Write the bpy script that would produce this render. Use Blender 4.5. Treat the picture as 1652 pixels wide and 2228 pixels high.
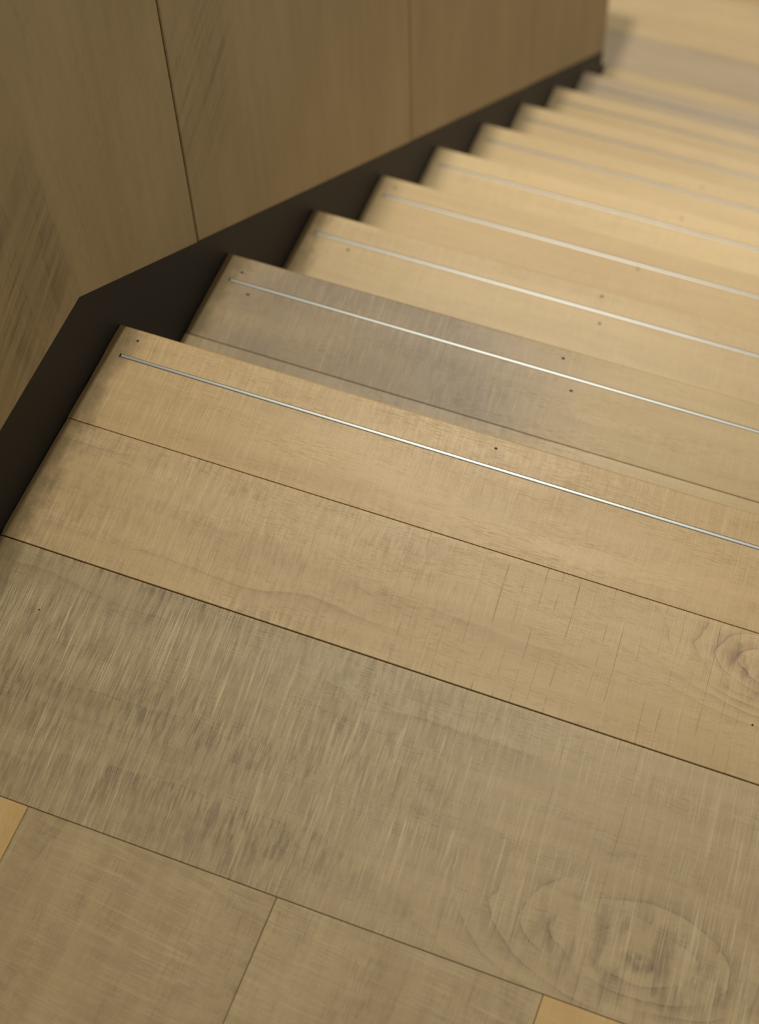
import bpy, math, random
from mathutils import Vector, Matrix

# ------------------------------------------------------------------ scene, camera, light
for o in list(bpy.data.objects):
    bpy.data.objects.remove(o, do_unlink=True)
S = bpy.context.scene
C = S.collection

cd = bpy.data.cameras.new('camera')
cam = bpy.data.objects.new('camera', cd)
C.objects.link(cam)
cam.location = (0.75515, -1.03714, 1.58734)
cam.rotation_euler = (0.55501, 0.0269, 0.36619)
cd.sensor_fit = 'VERTICAL'
cd.sensor_height = 23.5
cd.lens = 3888.0 / 2228.0 * 23.5
cd.clip_start = 0.05
cd.dof.use_dof = True
cd.dof.focus_distance = 1.83
cd.dof.aperture_fstop = 2.8
S.camera = cam

w = bpy.data.worlds.new('room_ambient')
S.world = w
w.use_nodes = True
bg = w.node_tree.nodes['Background']
bg.inputs[0].default_value = (1.0, 0.95, 0.86, 1)
bg.inputs[1].default_value = 0.42


def spot(name, loc, target, power, col, size_deg, blend, radius):
    d = bpy.data.lights.new(name, 'SPOT')
    d.energy = power
    d.color = col
    d.spot_size = math.radians(size_deg)
    d.spot_blend = blend
    d.shadow_soft_size = radius
    o = bpy.data.objects.new(name, d)
    C.objects.link(o)
    o.location = loc
    o.rotation_euler = (Vector(target) - Vector(loc)).to_track_quat('-Z', 'Y').to_euler()
    return o


# ceiling downlights above the flight and the landing, then one added fill spot
spot('ceiling_or_fill_spot', (-0.035, 1.56, 2.2), (0.35, 2.6, -1.73), 275, (1.0, 0.94, 0.83), 100, 1.0, 0.05)
spot('ceiling_or_fill_spot', (0.03, 1.30, 2.2), (0.5, -0.25, 0.0), 150, (1.0, 0.955, 0.79), 90, 1.0, 0.06)
spot('ceiling_or_fill_spot', (0.55, 3.3, 0.9), (0.45, 2.7, -1.73), 42, (1.0, 0.94, 0.82), 110, 1.0, 0.06)  # added fill with no known lamp behind it, brightens lower floor and wall end

S.view_settings.view_transform = 'Standard'
S.view_settings.look = 'None'
S.view_settings.exposure = 0.0
S.view_settings.gamma = 1.0
S.view_settings.use_curve_mapping = False

# ------------------------------------------------------------------ measures (metres, landing top = 0)
G0, R0 = 0.2630, 0.1714        # first going and rise
G, R = 0.25975, 0.19476        # the other ones
NT = 8
STRIP_Y = -0.0405
J1, J2, J3 = -0.1366, -0.2943, -0.5565
WIDTH = 1.32
FLOOR_Z = -R0 - R * NT
WALL_X = 0.008
KINK = (-0.071, 0.133)
SLOPE = 0.7525
WALL_END = 2.232


def srgb(r, g, b):
    f = lambda c: ((c / 255 + 0.055) / 1.055) ** 2.4 if c > 10 else c / 255 / 12.92
    return (f(r), f(g), f(b), 1)


# ------------------------------------------------------------------ materials
class NG:
    """small helper for writing node maths"""
    def __init__(self, tree):
        self.t = tree

    def n(self, typ, **kw):
        nd = self.t.nodes.new(typ)
        for k, v in kw.items():
            setattr(nd, k, v)
        return nd

    def put(self, sock, v):
        if hasattr(v, 'is_linked') or hasattr(v, 'links'):
            self.t.links.new(v, sock)
        else:
            sock.default_value = v

    def m(self, op, a, b=0.0, c=0.0, clamp=False):
        nd = self.n('ShaderNodeMath', operation=op, use_clamp=clamp)
        self.put(nd.inputs[0], a)
        self.put(nd.inputs[1], b)
        self.put(nd.inputs[2], c)
        return nd.outputs[0]

    def vec(self, x, y, z=0.0):
        nd = self.n('ShaderNodeCombineXYZ')
        self.put(nd.inputs[0], x)
        self.put(nd.inputs[1], y)
        self.put(nd.inputs[2], z)
        return nd.outputs[0]

    def noise(self, x, y, z, detail=2.0, rough=0.5):
        nd = self.n('ShaderNodeTexNoise')
        nd.inputs['Scale'].default_value = 1.0
        nd.inputs['Detail'].default_value = detail
        nd.inputs['Roughness'].default_value = rough
        self.put(nd.inputs['Vector'], self.vec(x, y, z))
        return nd.outputs['Fac']

    def ramp(self, v, a, b, lo=0.0, hi=1.0):
        nd = self.n('ShaderNodeMapRange', interpolation_type='SMOOTHSTEP', clamp=True)
        self.put(nd.inputs[0], v)
        for i, q in enumerate((a, b, lo, hi)):
            nd.inputs[i + 1].default_value = q
        return nd.outputs[0]

    def mix(self, f, a, b, blend='MIX'):
        nd = self.n('ShaderNodeMix', data_type='RGBA', blend_type=blend)
        self.put(nd.inputs[0], f)
        self.put(nd.inputs[6], a)
        self.put(nd.inputs[7], b)
        return nd.outputs[2]


def build_wood_group():
    g = bpy.data.node_groups.new('sawn_oak', 'ShaderNodeTree')
    I = g.interface
    ins = [('U', 'NodeSocketFloat', 0), ('V', 'NodeSocketFloat', 0), ('Seed', 'NodeSocketFloat', 0),
           ('Light', 'NodeSocketColor', (.5, .35, .18, 1)), ('Mid', 'NodeSocketColor', (.4, .27, .13, 1)),
           ('Stain', 'NodeSocketColor', (.2, .14, .08, 1)),
           ('Patch', 'NodeSocketFloat', .3), ('Scratch', 'NodeSocketFloat', .3), ('SawLine', 'NodeSocketFloat', .3),
           ('Ring', 'NodeSocketFloat', .3), ('KnotU', 'NodeSocketFloat', 9), ('KnotV', 'NodeSocketFloat', 9),
           ('KnotSize', 'NodeSocketFloat', .1), ('PatchU', 'NodeSocketFloat', 0), ('PatchV', 'NodeSocketFloat', 0),
           ('RangeU', 'NodeSocketFloat', 50), ('RangeV', 'NodeSocketFloat', 50), ('EndU', 'NodeSocketFloat', -50),
           ('Coarse', 'NodeSocketFloat', 1.0), ('Long', 'NodeSocketFloat', 1.0), ('Wash', 'NodeSocketFloat', 0.0), ('Tilt', 'NodeSocketFloat', 0.1)]
    for nm, ty, dv in ins:
        s = I.new_socket(nm, in_out='INPUT', socket_type=ty)
        s.default_value = dv
    I.new_socket('Color', in_out='OUTPUT', socket_type='NodeSocketColor')
    I.new_socket('Height', in_out='OUTPUT', socket_type='NodeSocketFloat')
    I.new_socket('Rough', in_out='OUTPUT', socket_type='NodeSocketFloat')
    h = NG(g)
    gi = h.n('NodeGroupInput').outputs
    go = h.n('NodeGroupOutput').inputs
    U, V, Z = gi['U'], gi['V'], gi['Seed']
    mul = lambda a, b: h.m('MULTIPLY', a, b)
    add = lambda a, b: h.m('ADD', a, b)
    sub = lambda a, b: h.m('SUBTRACT', a, b)
    # growth figure bending round a knot
    wob = h.noise(mul(U, 16), mul(V, 30), add(Z, 51), 2.0)
    wob2 = h.noise(mul(U, 16), mul(V, 30), add(Z, 57), 2.0)
    du = h.m('DIVIDE', add(sub(U, gi['KnotU']), mul(sub(wob, 0.5), 0.020)), mul(gi['KnotSize'], 2.0))
    dv = h.m('DIVIDE', add(sub(V, gi['KnotV']), mul(sub(wob2, 0.5), 0.012)), gi['KnotSize'])
    r2 = add(mul(du, du), mul(dv, dv))
    rr = h.m('SQRT', r2)
    kn = h.m('POWER', 2.718, mul(r2, -0.6))
    warp = h.noise(mul(U, 2.2), mul(V, 5.0), Z, 2.0)
    warp2 = h.noise(mul(U, 14), mul(V, 45), Z, 3.0)
    ph = add(add(mul(V, 22.0), mul(warp, 3.2)), add(mul(kn, 5.5), mul(warp2, 0.45)))
    fr = h.m('FRACT', ph)
    ring = add(mul(mul(h.ramp(fr, 0.2, 0.95), h.ramp(fr, 1.0, 0.97)), 0.55), mul(mul(h.ramp(fr, 0.84, 0.95), h.ramp(fr, 1.0, 0.96)), 0.45))
    ringmask = h.ramp(h.noise(mul(U, 4), mul(V, 16), add(Z, 7), 3.0), 0.50, 0.66, 0.04, 0.55)
    near = mul(h.ramp(rr, 2.4, 1.0), h.ramp(h.noise(mul(U, 12), mul(V, 30), add(Z, 17), 3.0), 0.36, 0.56, 0.15, 1.0))
    ringmask = h.m('MAXIMUM', ringmask, near)
    ring = mul(mul(ring, ringmask), gi['Ring'])
    heart = mul(h.ramp(rr, 0.24, 0.10), h.ramp(h.noise(mul(U, 120), mul(V, 120), Z, 2.0), 0.3, 0.6, 0.5, 1.0))
    wn = h.n('ShaderNodeTexWhiteNoise', noise_dimensions='2D')
    h.put(wn.inputs['Vector'], h.vec(h.m('FLOOR', mul(ph, 2.0)), Z))
    layer = wn.outputs['Value']
    # broad tone, bands, pores
    tone = h.noise(mul(U, 2.6), mul(V, 8.0), add(Z, 3), 3.0)
    band = h.noise(mul(U, 4.0), mul(V, 70.0), add(Z, 5), 4.0, 0.6)
    pore = h.noise(mul(U, 60.0), mul(V, 900.0), add(Z, 9), 2.0)
    porem = h.ramp(h.noise(mul(U, 9.0), mul(V, 40.0), add(Z, 15), 3.0), 0.40, 0.65)
    pore = mul(h.ramp(pore, 0.52, 0.70), add(0.25, mul(porem, 0.75)))
    speck = h.noise(mul(U, 1000.0), mul(V, 1000.0), Z, 1.0)
    # saw marks running across the board
    bow = mul(h.noise(mul(U, 2), mul(V, 9), add(Z, 21), 1.0), 0.004)
    sw = add(add(U, mul(V, gi['Tilt'])), bow)
    cs = gi['Coarse']
    VL = mul(V, gi['Long'])
    s1 = h.noise(mul(sw, mul(cs, 260)), mul(VL, 8), add(Z, 1), 3.0, 0.65)
    s2 = h.noise(mul(sw, mul(cs, 760)), mul(VL, 18), add(Z, 2), 3.0, 0.65)
    smask = h.ramp(h.noise(mul(U, 6), mul(V, 12), add(Z, 31), 3.0), 0.34, 0.60)
    scr = add(mul(h.ramp(s1, 0.55, 0.64), 0.55), mul(h.ramp(s2, 0.50, 0.64), 0.85))
    scr = mul(mul(scr, gi['Scratch']), add(0.30, mul(smask, 0.70)))
    # thin dark saw lines about two centimetres apart
    lp = add(mul(sw, 54), mul(h.noise(mul(sw, 14), mul(V, 0.8), add(Z, 4), 2.0), 2.4))
    ln = h.ramp(h.m('ABSOLUTE', sub(h.m('FRACT', lp), 0.5)), 0.035, 0.005)
    lsel = h.n('ShaderNodeTexWhiteNoise', noise_dimensions='2D')
    h.put(lsel.inputs['Vector'], h.vec(h.m('FLOOR', lp), Z))
    lmask = h.ramp(h.noise(mul(U, 30), mul(V, 30), add(Z, 41), 3.0), 0.40, 0.58)
    ln = mul(mul(ln, lmask), mul(add(0.25, mul(lsel.outputs['Value'], 0.75)), gi['SawLine']))
    # stained patches left between the saw marks, broken along the growth layers
    p1 = h.noise(mul(sw, mul(cs, 210)), mul(VL, 30), add(Z, 6), 4.0, 0.65)
    p4 = h.noise(mul(sw, mul(cs, 60)), mul(VL, 22), add(Z, 26), 3.0, 0.6)
    p3 = h.noise(mul(U, 5), mul(V, 12), add(Z, 11), 2.0)
    eu = h.m('DIVIDE', sub(U, gi['PatchU']), gi['RangeU'])
    ev = h.m('DIVIDE', sub(V, gi['PatchV']), gi['RangeV'])
    pw = h.ramp(h.m('SQRT', add(mul(eu, eu), mul(ev, ev))), 1.3, 0.5)
    patch = mul(add(mul(h.ramp(p1, 0.44, 0.60), 0.62), mul(h.ramp(p4, 0.45, 0.62), 0.35)), add(0.4, mul(layer, 0.7)))
    patch = mul(mul(patch, mul(add(0.5, mul(h.ramp(p3, 0.38, 0.6), 0.5)), pw)), gi['Patch'])
    ln = mul(ln, sub(1.0, mul(pw, 0.85)))
    # dirt and oil soaked into the sawn ends
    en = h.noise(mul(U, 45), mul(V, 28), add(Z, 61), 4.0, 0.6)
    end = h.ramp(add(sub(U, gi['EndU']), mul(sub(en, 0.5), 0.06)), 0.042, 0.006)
    # colour
    base = h.mix(h.m('ADD', mul(h.ramp(tone, 0.30, 0.70), 0.55), mul(h.ramp(band, 0.35, 0.65), 0.45), clamp=True), gi['Light'], gi['Mid'])
    base = h.mix(mul(mul(pw, gi['Wash']), h.ramp(p3, 0.25, 0.6, 0.7, 1.0)), base, gi['Stain'])
    dark = h.m('ADD', add(mul(pore, 0.26), ring), add(patch, ln), clamp=True)
    dark = h.m('MAXIMUM', dark, mul(heart, 0.7))
    mott = mul(h.ramp(rr, 1.5, 0.4), h.ramp(h.noise(mul(sw, 70), mul(V, 26), add(Z, 71), 3.0), 0.45, 0.62))
    dark = h.m('ADD', dark, mul(mul(mott, gi['Ring']), 0.9), clamp=True)
    col = h.mix(dark, base, gi['Stain'])
    lite = h.mix(0.45, gi['Light'], (0.70, 0.58, 0.38, 1))
    col = h.mix(h.m('MULTIPLY', scr, 0.8, clamp=True), col, lite)
    col = h.mix(mul(h.ramp(speck, 0.35, 0.75), 0.12), col, gi['Stain'])
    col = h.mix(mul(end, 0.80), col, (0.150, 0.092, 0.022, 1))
    h.put(go['Color'], col)
    hh = sub(sub(mul(scr, 0.5), mul(pore, 0.4)), add(mul(patch, 0.5), mul(ln, 0.8)))
    h.put(go['Height'], hh)
    h.put(go['Rough'], h.m('ADD', add(0.38, mul(tone, 0.14)), mul(dark, 0.12)))
    return g


WOOD = build_wood_group()
TONES = {   # light, mid, stain
    'warm': ((198, 165, 114), (182, 150, 100), (128, 98, 66)),
    'tan': ((195, 165, 117), (180, 151, 104), (124, 97, 71)),
    'pale': ((206, 182, 138), (193, 169, 126), (140, 116, 82)),
    'grey': ((183, 160, 118), (167, 144, 103), (104, 83, 62)),
    'ash': ((168, 147, 118), (152, 132, 106), (112, 95, 80)),
    'sand': ((190, 165, 122), (177, 152, 110), (128, 104, 76)),
    'slate': ((193, 165, 117), (178, 151, 104), (116, 99, 81)),
    'pewter': ((188, 169, 139), (174, 155, 126), (130, 112, 90)),
    'orange': ((206, 172, 114), (194, 158, 99), (150, 116, 70)),
    'panel': ((158, 136, 94), (148, 126, 85), (84, 69, 42)),
}


def wood(name, tone, axis='x', seed=0.0, patch=.3, scratch=.3, line=.3, ring=.3, knot=None, zone=None, end=None, coarse=1.0, rough=0.0, long=1.0, wash=0.0, tilt=0.07):
    m = bpy.data.materials.new(name)
    m.use_nodes = True
    t = m.node_tree
    h = NG(t)
    b = t.nodes['Principled BSDF']
    tc = h.n('ShaderNodeTexCoord')
    sp = h.n('ShaderNodeSeparateXYZ')
    t.links.new(tc.outputs['Object'], sp.inputs[0])
    ax = {'x': (0, 1), 'y': (1, 0), 'z': (2, 1)}[axis]
    gr = h.n('ShaderNodeGroup')
    gr.node_tree = WOOD
    t.links.new(sp.outputs[ax[0]], gr.inputs['U'])
    t.links.new(sp.outputs[ax[1]], gr.inputs['V'])
    gr.inputs['Seed'].default_value = seed * 13.7
    for k, c in zip(('Light', 'Mid', 'Stain'), TONES[tone]):
        gr.inputs[k].default_value = srgb(*c)
    for k, v in (('Patch', patch), ('Scratch', scratch), ('SawLine', line), ('Ring', ring), ('Coarse', coarse), ('Long', long), ('Wash', wash), ('Tilt', tilt)):
        gr.inputs[k].default_value = v
    if knot:
        gr.inputs['KnotU'].default_value, gr.inputs['KnotV'].default_value, gr.inputs['KnotSize'].default_value = knot
    if zone:
        for k, v in zip(('PatchU', 'PatchV', 'RangeU', 'RangeV'), zone):
            gr.inputs[k].default_value = v
    if end is not None:
        gr.inputs['EndU'].default_value = end
    t.links.new(gr.outputs['Color'], b.inputs['Base Color'])
    t.links.new(h.m('ADD', gr.outputs['Rough'], rough), b.inputs['Roughness'])
    bp = h.n('ShaderNodeBump')
    bp.inputs['Strength'].default_value = 0.35
    bp.inputs['Distance'].default_value = 0.0006
    t.links.new(gr.outputs['Height'], bp.inputs['Height'])
    t.links.new(bp.outputs[0], b.inputs['Normal'])
    return m


def plain(name, col, rough, metal=0.0, noise=0.0, scale=60, aniso=0.0):
    m = bpy.data.materials.new(name)
    m.use_nodes = True
    t = m.node_tree
    h = NG(t)
    b = t.nodes['Principled BSDF']
    b.inputs['Roughness'].default_value = rough
    b.inputs['Metallic'].default_value = metal
    b.inputs['Specular IOR Level'].default_value = 0.3
    tc = h.n('ShaderNodeTexCoord')
    sp = h.n('ShaderNodeSeparateXYZ')
    t.links.new(tc.outputs['Object'], sp.inputs[0])
    n = h.noise(h.m('MULTIPLY', sp.outputs[0], scale), h.m('MULTIPLY', sp.outputs[1], scale), h.m('MULTIPLY', sp.outputs[2], scale), 3.0)
    d = tuple(c * (1 - noise) for c in col[:3]) + (1,)
    t.links.new(h.mix(n, col, d), b.inputs['Base Color'])
    return m


M_STRINGER = plain('dark_lacquered_steel', srgb(25, 21, 19), 0.6, 0, 0.25, 40)
M_METAL = plain('brushed_aluminium', srgb(146, 147, 145), 0.42, 1.0, 0.15, 900)
M_NAIL = plain('dark_nail', srgb(40, 34, 28), 0.6, 0, 0.3, 300)
M_CORE = plain('dark_substrate', srgb(44, 36, 28), 0.8, 0, 0.3, 60)


# ------------------------------------------------------------------ mesh helpers
def link(name, verts, faces, mat, parent=None, world=(0, 0, 0), smooth=False):
    """one mesh object whose origin stands at `world`; verts are given in world space"""
    me = bpy.data.meshes.new(name)
    wv = Vector(world)
    me.from_pydata([tuple(Vector(v) - wv) for v in verts], [], faces)
    me.update()
    me.materials.append(mat)
    o = bpy.data.objects.new(name, me)
    C.objects.link(o)
    place(o, parent, wv)
    return o


WORLDPOS = {}


def place(o, parent, wv):
    wv = Vector(wv)
    WORLDPOS[o] = wv
    if parent:
        o.parent = parent
        o.location = wv - WORLDPOS[parent]
    else:
        o.location = wv


def sweep(profile, a, b, axis='x', jit_a=None, jit_b=None):
    """profile: closed list of (across, z); swept from a to b along x or y"""
    n = len(profile)
    vs = []
    for k, (end, jit) in enumerate(((a, jit_a), (b, jit_b))):
        for i, (p, z) in enumerate(profile):
            e = end + (jit[i] if jit else 0.0)
            vs.append((e, p, z) if axis == 'x' else (p, e, z))
    fs = [(i, (i + 1) % n, n + (i + 1) % n, n + i) for i in range(n)]
    fs += [tuple(range(n))[::-1], tuple(range(n, 2 * n))]
    return vs, fs


def fix_normals(o):
    import bmesh
    bm = bmesh.new()
    bm.from_mesh(o.data)
    bmesh.ops.recalc_face_normals(bm, faces=bm.faces)
    bm.to_mesh(o.data)
    bm.free()


def flat_profile(y0, y1, top, thick, c=0.0004, n=14):
    """board section between y0 < y1 with eased top arrises; extra points along the top"""
    pts = [(y0, top - thick), (y0, top - c), (y0 + c, top)]
    pts += [(y0 + (y1 - y0) * i / n, top) for i in range(1, n)]
    pts += [(y1 - c, top), (y1, top - c), (y1, top - thick)]
    return pts


def jitter(profile, rnd, amp, top):
    j = [rnd.uniform(-amp, amp) if abs(z - top) < 1e-6 or abs(z - top) < 0.002 else rnd.uniform(-amp, amp) * .3 for (p, z) in profile]
    return [abs(v) * 1.0 for v in j]


def board(name, x0, x1, y0, y1, top, thick, mat, parent, axis='x', seed=0, ragged=0.0):
    rnd = random.Random(seed)
    if axis == 'x':
        pr = flat_profile(y0, y1, top, thick)
        vs, fs = sweep(pr, x0, x1, 'x', jitter(pr, rnd, ragged, top) if ragged else None)
    else:
        pr = flat_profile(x0, x1, top, thick)
        vs, fs = sweep(pr, y0, y1, 'y')
    o = link(name, vs, fs, mat, parent, ((x0 + x1) / 2, (y0 + y1) / 2, top))
    fix_normals(o)
    return o


GROOVE = 0.0048
STRIP_X0 = 0.0175


def nosing_profile(yb, yf, top, thick, strip_y=None):
    """section with a rounded front arris, an optional groove for the inlay strip"""
    c, r = 0.0004, 0.0035
    pts = [(yb, top - thick), (yb, top - c), (yb + c, top)]
    ycut = strip_y - GROOVE / 2 if strip_y else yf - 0.03
    for i in range(1, 9):
        pts.append((yb + (ycut - yb) * i / 9, top))
    if strip_y:
        d = 0.004
        pts += [(ycut, top), (ycut, top - d), (ycut + GROOVE, top - d), (ycut + GROOVE, top)]
        q0 = ycut + GROOVE
    else:
        q0 = ycut
        pts.append((q0, top))
    for i in range(1, 4):
        pts.append((q0 + (yf - r - q0) * i / 4, top))
    for i in range(0, 6):
        a = math.pi / 2 * i / 5
        pts.append((yf - r + r * math.sin(a), top - r + r * math.cos(a)))
    pts += [(yf, top - thick + r), (yf - r, top - thick)]
    return pts


def nosing_board(name, x0, x1, yb, yf, top, thick, mat, parent, seed=0):
    rnd = random.Random(seed)
    sy = yf + STRIP_Y
    pa = nosing_profile(yb, yf, top, thick)
    va, fa = sweep(pa, x0, STRIP_X0, 'x', jitter(pa, rnd, 0.0011, top))
    pb = nosing_profile(yb, yf, top, thick, sy)
    vb, fb = sweep(pb, STRIP_X0, x1, 'x')
    k = len(va)
    vs = va + vb
    fs = fa + [tuple(i + k for i in f) for f in fb]
    o = link(name, vs, fs, mat, parent, ((x0 + x1) / 2, (yb + yf) / 2, top))
    fix_normals(o)
    return o


def metal_strip(x0, x1, y, top, parent):
    wd, pr = 0.0044, 0.0005
    prof = [(y - wd / 2, top - 0.0038), (y - wd / 2, top - 0.0001)]
    for i in range(0, 7):
        a = math.pi * i / 6
        prof.append((y - wd / 2 * math.cos(a), top + pr * math.sin(a)))
    prof += [(y + wd / 2, top - 0.0038)]
    vs, fs = sweep(prof, x0, x1, 'x')
    o = link('metal_strip', vs, fs, M_METAL, parent, ((x0 + x1) / 2, y, top))
    fix_normals(o)
    for p in o.data.polygons:
        p.use_smooth = False
    o['label'] = 'silver metal inlay strip'
    return o


def nail(x, y, top, parent, r=0.0016):
    n = 10
    rnd = random.Random(int(x * 9999))
    vs = [(x + r * rnd.uniform(.9, 1.5) * math.cos(2 * math.pi * i / n), y + r * rnd.uniform(.8, 1.1) * math.sin(2 * math.pi * i / n), top + 0.00025) for i in range(n)]
    vs += [(vx, vy, top - 0.002) for vx, vy, _ in vs]
    fs = [tuple(range(n)), tuple(range(n, 2 * n))[::-1]] + [(i, (i + 1) % n, n + (i + 1) % n, n + i) for i in range(n)]
    o = link('nail_head', vs, fs, M_NAIL, parent, (x, y, top))
    fix_normals(o)
    return o


def boxmesh(x0, x1, y0, y1, z0, z1):
    vs = [(x, y, z) for z in (z0, z1) for y in (y0, y1) for x in (x0, x1)]
    fs = [(0, 2, 3, 1), (4, 5, 7, 6), (0, 1, 5, 4), (2, 6, 7, 3), (0, 4, 6, 2), (1, 3, 7, 5)]
    return vs, fs


def yz_prism(poly, x0, x1):
    n = len(poly)
    vs = [(x0, y, z) for y, z in poly] + [(x1, y, z) for y, z in poly]
    fs = [tuple(range(n)), tuple(range(n, 2 * n))[::-1]] + [(i, (i + 1) % n, n + (i + 1) % n, n + i) for i in range(n)]
    return vs, fs


def tag(o, label, cat, kind=None, group=None):
    o['label'] = label
    o['category'] = cat
    if kind:
        o['kind'] = kind
    if group:
        o['group'] = group


# ------------------------------------------------------------------ upper landing
GAP = 0.0004
vs, fs = boxmesh(0.0025, WIDTH, -1.6, -0.022, -0.16, -0.0155)
floor = link('floor', vs, fs, M_CORE, None, (0.6, -0.8, -0.16))
fix_normals(floor)
tag(floor, 'upper landing of wide oak planks in front, ending at the top nosing', 'floor', 'structure')

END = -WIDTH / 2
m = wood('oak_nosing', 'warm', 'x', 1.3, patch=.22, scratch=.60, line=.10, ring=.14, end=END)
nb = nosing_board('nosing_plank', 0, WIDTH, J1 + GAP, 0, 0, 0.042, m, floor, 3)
nb['label'] = 'warm tan top nosing plank with metal inlay'
metal_strip(STRIP_X0 + 0.0022, WIDTH - 0.004, STRIP_Y, 0, nb)
nail(0.0285, -0.0158, 0, nb)
nail(0.451, -0.0162, 0, nb, 0.0014)

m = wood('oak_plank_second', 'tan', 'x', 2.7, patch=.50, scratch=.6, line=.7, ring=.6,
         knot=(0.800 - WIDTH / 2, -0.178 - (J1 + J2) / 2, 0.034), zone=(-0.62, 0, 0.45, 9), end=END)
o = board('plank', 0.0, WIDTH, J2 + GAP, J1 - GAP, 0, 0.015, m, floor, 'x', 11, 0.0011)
o['label'] = 'tan plank with thin dark saw lines and a swirl'
nail(0.789, -0.236, 0, o, 0.0011)
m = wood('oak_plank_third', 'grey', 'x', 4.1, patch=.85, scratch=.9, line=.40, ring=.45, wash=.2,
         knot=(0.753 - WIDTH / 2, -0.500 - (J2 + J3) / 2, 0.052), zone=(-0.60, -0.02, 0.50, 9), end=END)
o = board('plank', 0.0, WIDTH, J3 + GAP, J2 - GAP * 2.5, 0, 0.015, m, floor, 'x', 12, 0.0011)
o['label'] = 'greyish plank with dense saw scratches and a knot'
nail(0.079, -0.361, 0, o, 0.0009)
XC = [0.0, 0.166, 0.4235, 0.682, 0.94, 1.198, WIDTH]
tn = ['orange', 'grey', 'grey', 'orange', 'tan', 'warm']
for i in range(6):
    m = wood('oak_field_plank', tn[i], 'y', 5.5 + i * 1.9, patch=(.12, .34, .26, .12, .2, .2)[i], scratch=.34, line=.05, ring=.34, coarse=.7)
    board('plank', XC[i] + GAP * .7, XC[i + 1] - GAP * .7, -1.6, J3 - GAP, 0, 0.015, m, floor, 'y', 20 + i)

# ------------------------------------------------------------------ staircase
stair = bpy.data.objects.new('staircase', None)
C.objects.link(stair)
place(stair, None, (0.0, G0 + 7 * G, FLOOR_Z))
tag(stair, 'straight flight of eight oak treads with metal inlay strips and dark side stringer', 'staircase')

ttone = ['slate', 'sand', 'sand', 'pale', 'pale', 'pale', 'pale', 'pewter']
tpar = [(.40, .42, .10, .2), (.14, .25, .1, .2), (.12, .25, .1, .2), (.2, .35, .2, .2), (.1, .3, .25, .3), (.1, .2, .1, .2), (.1, .2, .1, .2), (.1, .2, .1, .2)]
NAILS = [[(0.029, -0.025), (0.05, -0.055), (0.452, -0.016), (0.476, -0.059), (0.86, -0.02)],
         [(0.436, -0.014), (0.447, -0.06), (0.074, -0.055)], [(0.03, -0.02), (0.44, -0.05)],
         [(0.45, -0.018)], [(0.44, -0.02)], [], [], []]
for i in range(NT):
    y = G0 + G * i
    z = -R0 - R * i
    a, b_, c_, d_ = tpar[i]
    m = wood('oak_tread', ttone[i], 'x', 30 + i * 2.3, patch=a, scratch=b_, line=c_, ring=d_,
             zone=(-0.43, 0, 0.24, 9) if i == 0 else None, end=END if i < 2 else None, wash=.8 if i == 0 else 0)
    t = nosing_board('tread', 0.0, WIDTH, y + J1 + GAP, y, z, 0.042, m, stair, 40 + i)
    m2 = wood('oak_tread_back', ttone[i], 'x', 31 + i * 2.3, patch=a, scratch=b_, line=c_, ring=d_,
              zone=(-0.43, 0, 0.24, 9) if i == 0 else None, wash=.65 if i == 0 else 0)
    board('plank', 0.0, WIDTH, y - G - 0.012, y + J1 - GAP, z, 0.015, m2, t, 'x', 60 + i, 0.0011)
    metal_strip(STRIP_X0 + 0.0022, WIDTH - 0.004, y + STRIP_Y, z, t)
    for nx, ny in NAILS[i]:
        nail(nx, y + ny, z, t, 0.0018)
# risers
for i in range(NT + 1):
    y = (0 if i == 0 else G0 + G * (i - 1)) - 0.024
    zt = (0 if i == 0 else -R0 - R * (i - 1)) - 0.042
    zb = -R0 - R * i if i < NT else FLOOR_Z
    m = wood('oak_riser', 'tan', 'x', 90 + i, patch=.1, scratch=.2, line=.1, ring=.2)
    vs, fs = boxmesh(0.001, WIDTH, y - 0.015, y, zb, zt)
    o = link('riser', vs, fs, m, stair, (WIDTH / 2, y, zt))
    fix_normals(o)


def slope_z(y):
    return KINK[1] - SLOPE * (y - KINK[0])


# dark stringer plate along the wall, behind the tread ends
poly = [(-1.6, KINK[1] + 0.03), (KINK[0] + 0.01, KINK[1] + 0.03), (2.262, slope_z(2.262) + 0.03), (2.262, FLOOR_Z),
        (2.0, FLOOR_Z), (-0.05, -0.35), (-1.6, -0.35)]
vs, fs = yz_prism(poly, -0.012, -0.0005)
st = link('stringer', vs, fs, M_STRINGER, stair, (-0.006, 1.0, -0.8))
fix_normals(st)
st['label'] = 'near-black side stringer'

# ------------------------------------------------------------------ panelled balustrade wall
TOP = 1.0
poly = [(-1.6, KINK[1] + 0.035), (KINK[0], KINK[1] + 0.035), (WALL_END - 0.02, slope_z(WALL_END - 0.02) + 0.042),
        (WALL_END - 0.02, slope_z(WALL_END) + TOP), (KINK[0], TOP + KINK[1]), (-1.6, TOP + KINK[1])]
vs, fs = yz_prism(poly, -0.095, 0.0002)
wall = link('wall_left', vs, fs, M_CORE, None, (-0.05, 1.0, 0))
fix_normals(wall)
tag(wall, 'oak panelled balustrade wall following the stairs above the dark stringer', 'wall', 'structure')

SEAMS = [-1.6, -0.53, 0.181, 0.896, 1.582, WALL_END]


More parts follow.
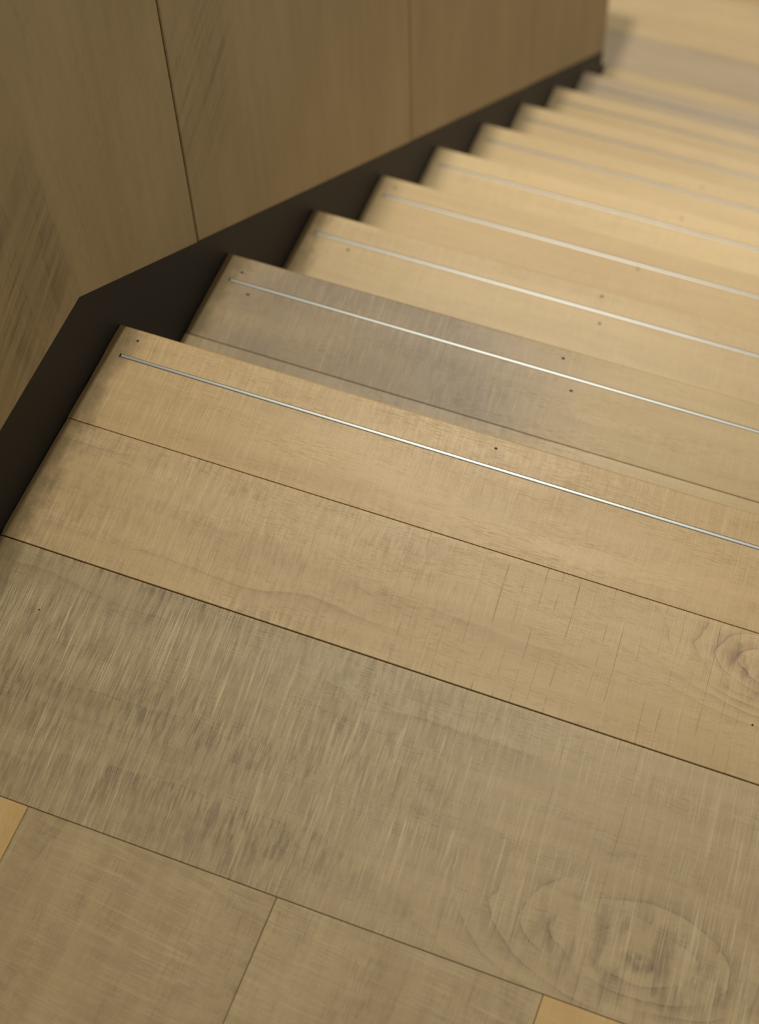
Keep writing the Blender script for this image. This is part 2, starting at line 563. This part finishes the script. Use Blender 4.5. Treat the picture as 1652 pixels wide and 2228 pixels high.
def panel(y0, y1, mat, x0=0.0004, x1=WALL_X):
    g = 0.0018
    a, b = y0 + g, y1 - g
    ys = [a] + ([KINK[0]] if a < KINK[0] < b else []) + [b]
    bot = lambda y: KINK[1] if y <= KINK[0] else slope_z(y)
    c = 0.0012
    poly = [(y, bot(y)) for y in ys] + [(y, bot(y) + TOP) for y in ys[::-1]]
    cy = sum(p[0] for p in poly) / len(poly)
    cz = sum(p[1] for p in poly) / len(poly)
    # body, then a face slightly inset so the edges are eased
    n = len(poly)
    ins = []
    for k, (y, z) in enumerate(poly):
        yy = y + (c if y == a else (-c if y == b else 0))
        zz = z + (c if k < len(ys) else -c)
        ins.append((yy, zz))
    vs = [(x0, y, z) for y, z in poly] + [(x1 - c, y, z) for y, z in poly] + [(x1, y, z) for y, z in ins]
    fs = [tuple(range(n)), tuple(range(2 * n, 3 * n))[::-1]]
    for r in range(2):
        fs += [(r * n + i, r * n + (i + 1) % n, (r + 1) * n + (i + 1) % n, (r + 1) * n + i) for i in range(n)]
    o = link('panel', vs, fs, mat, wall, (x1, cy, cz))
    fix_normals(o)
    return o


PZ = [None, (0.26, -0.17, .16, .10), (0.15, 0.24, .14, .10), None, None]
for i in range(len(SEAMS) - 1):
    y0, y1 = SEAMS[i], SEAMS[i + 1]
    o = panel(y0, y1, M_CORE)
    zn = None
    if PZ[i]:
        oz, oy, rz, ry = PZ[i]
        wp = WORLDPOS[o]
        zn = (oz - wp.z, oy - wp.y, rz, ry)
    o.data.materials[0] = wood('oak_panel', 'panel', 'z', 110 + i * 3.1, patch=(.3, .75, .55, .12, .1)[i], scratch=.08,
                               line=0.0, ring=.16, rough=.10, zone=zn, coarse=.45, long=.2, tilt=-.5)
m = wood('oak_panel_end', 'panel', 'z', 140, patch=.1, scratch=.1, line=.1, ring=.14)
ze = slope_z(WALL_END)
vs, fs = boxmesh(-0.095, 0.0002, WALL_END - 0.0195, WALL_END, ze + 0.042, ze + TOP)
o = link('end_panel', vs, fs, m, wall, (-0.05, WALL_END, ze))
fix_normals(o)

# ------------------------------------------------------------------ lower floor
vs, fs = boxmesh(-0.7, WIDTH + 0.4, 2.0, 4.6, FLOOR_Z - 0.12, FLOOR_Z - 0.0155)
low = link('floor', vs, fs, M_CORE, None, (0.4, 3.2, FLOOR_Z - 0.12))
fix_normals(low)
tag(low, 'blurred lower floor of oak planks at the foot of the stairs', 'floor', 'structure')
ys = [2.058, 2.315, 2.445, 2.66, 2.92, 3.18, 3.44, 3.70, 3.96, 4.22, 4.6]
ft = ['pale', 'pewter', 'pale', 'tan', 'warm', 'grey', 'tan', 'warm', 'grey', 'tan']
for i in range(len(ys) - 1):
    m = wood('oak_lower_plank', ft[i], 'x', 160 + i * 1.7, patch=.1, scratch=.2, line=.1, ring=.2)
    board('plank', -0.7 if ys[i] > 2.3 else 0.0, WIDTH + 0.4, ys[i] + GAP, ys[i + 1] - GAP, FLOOR_Z, 0.015, m, low, 'x', 80 + i)
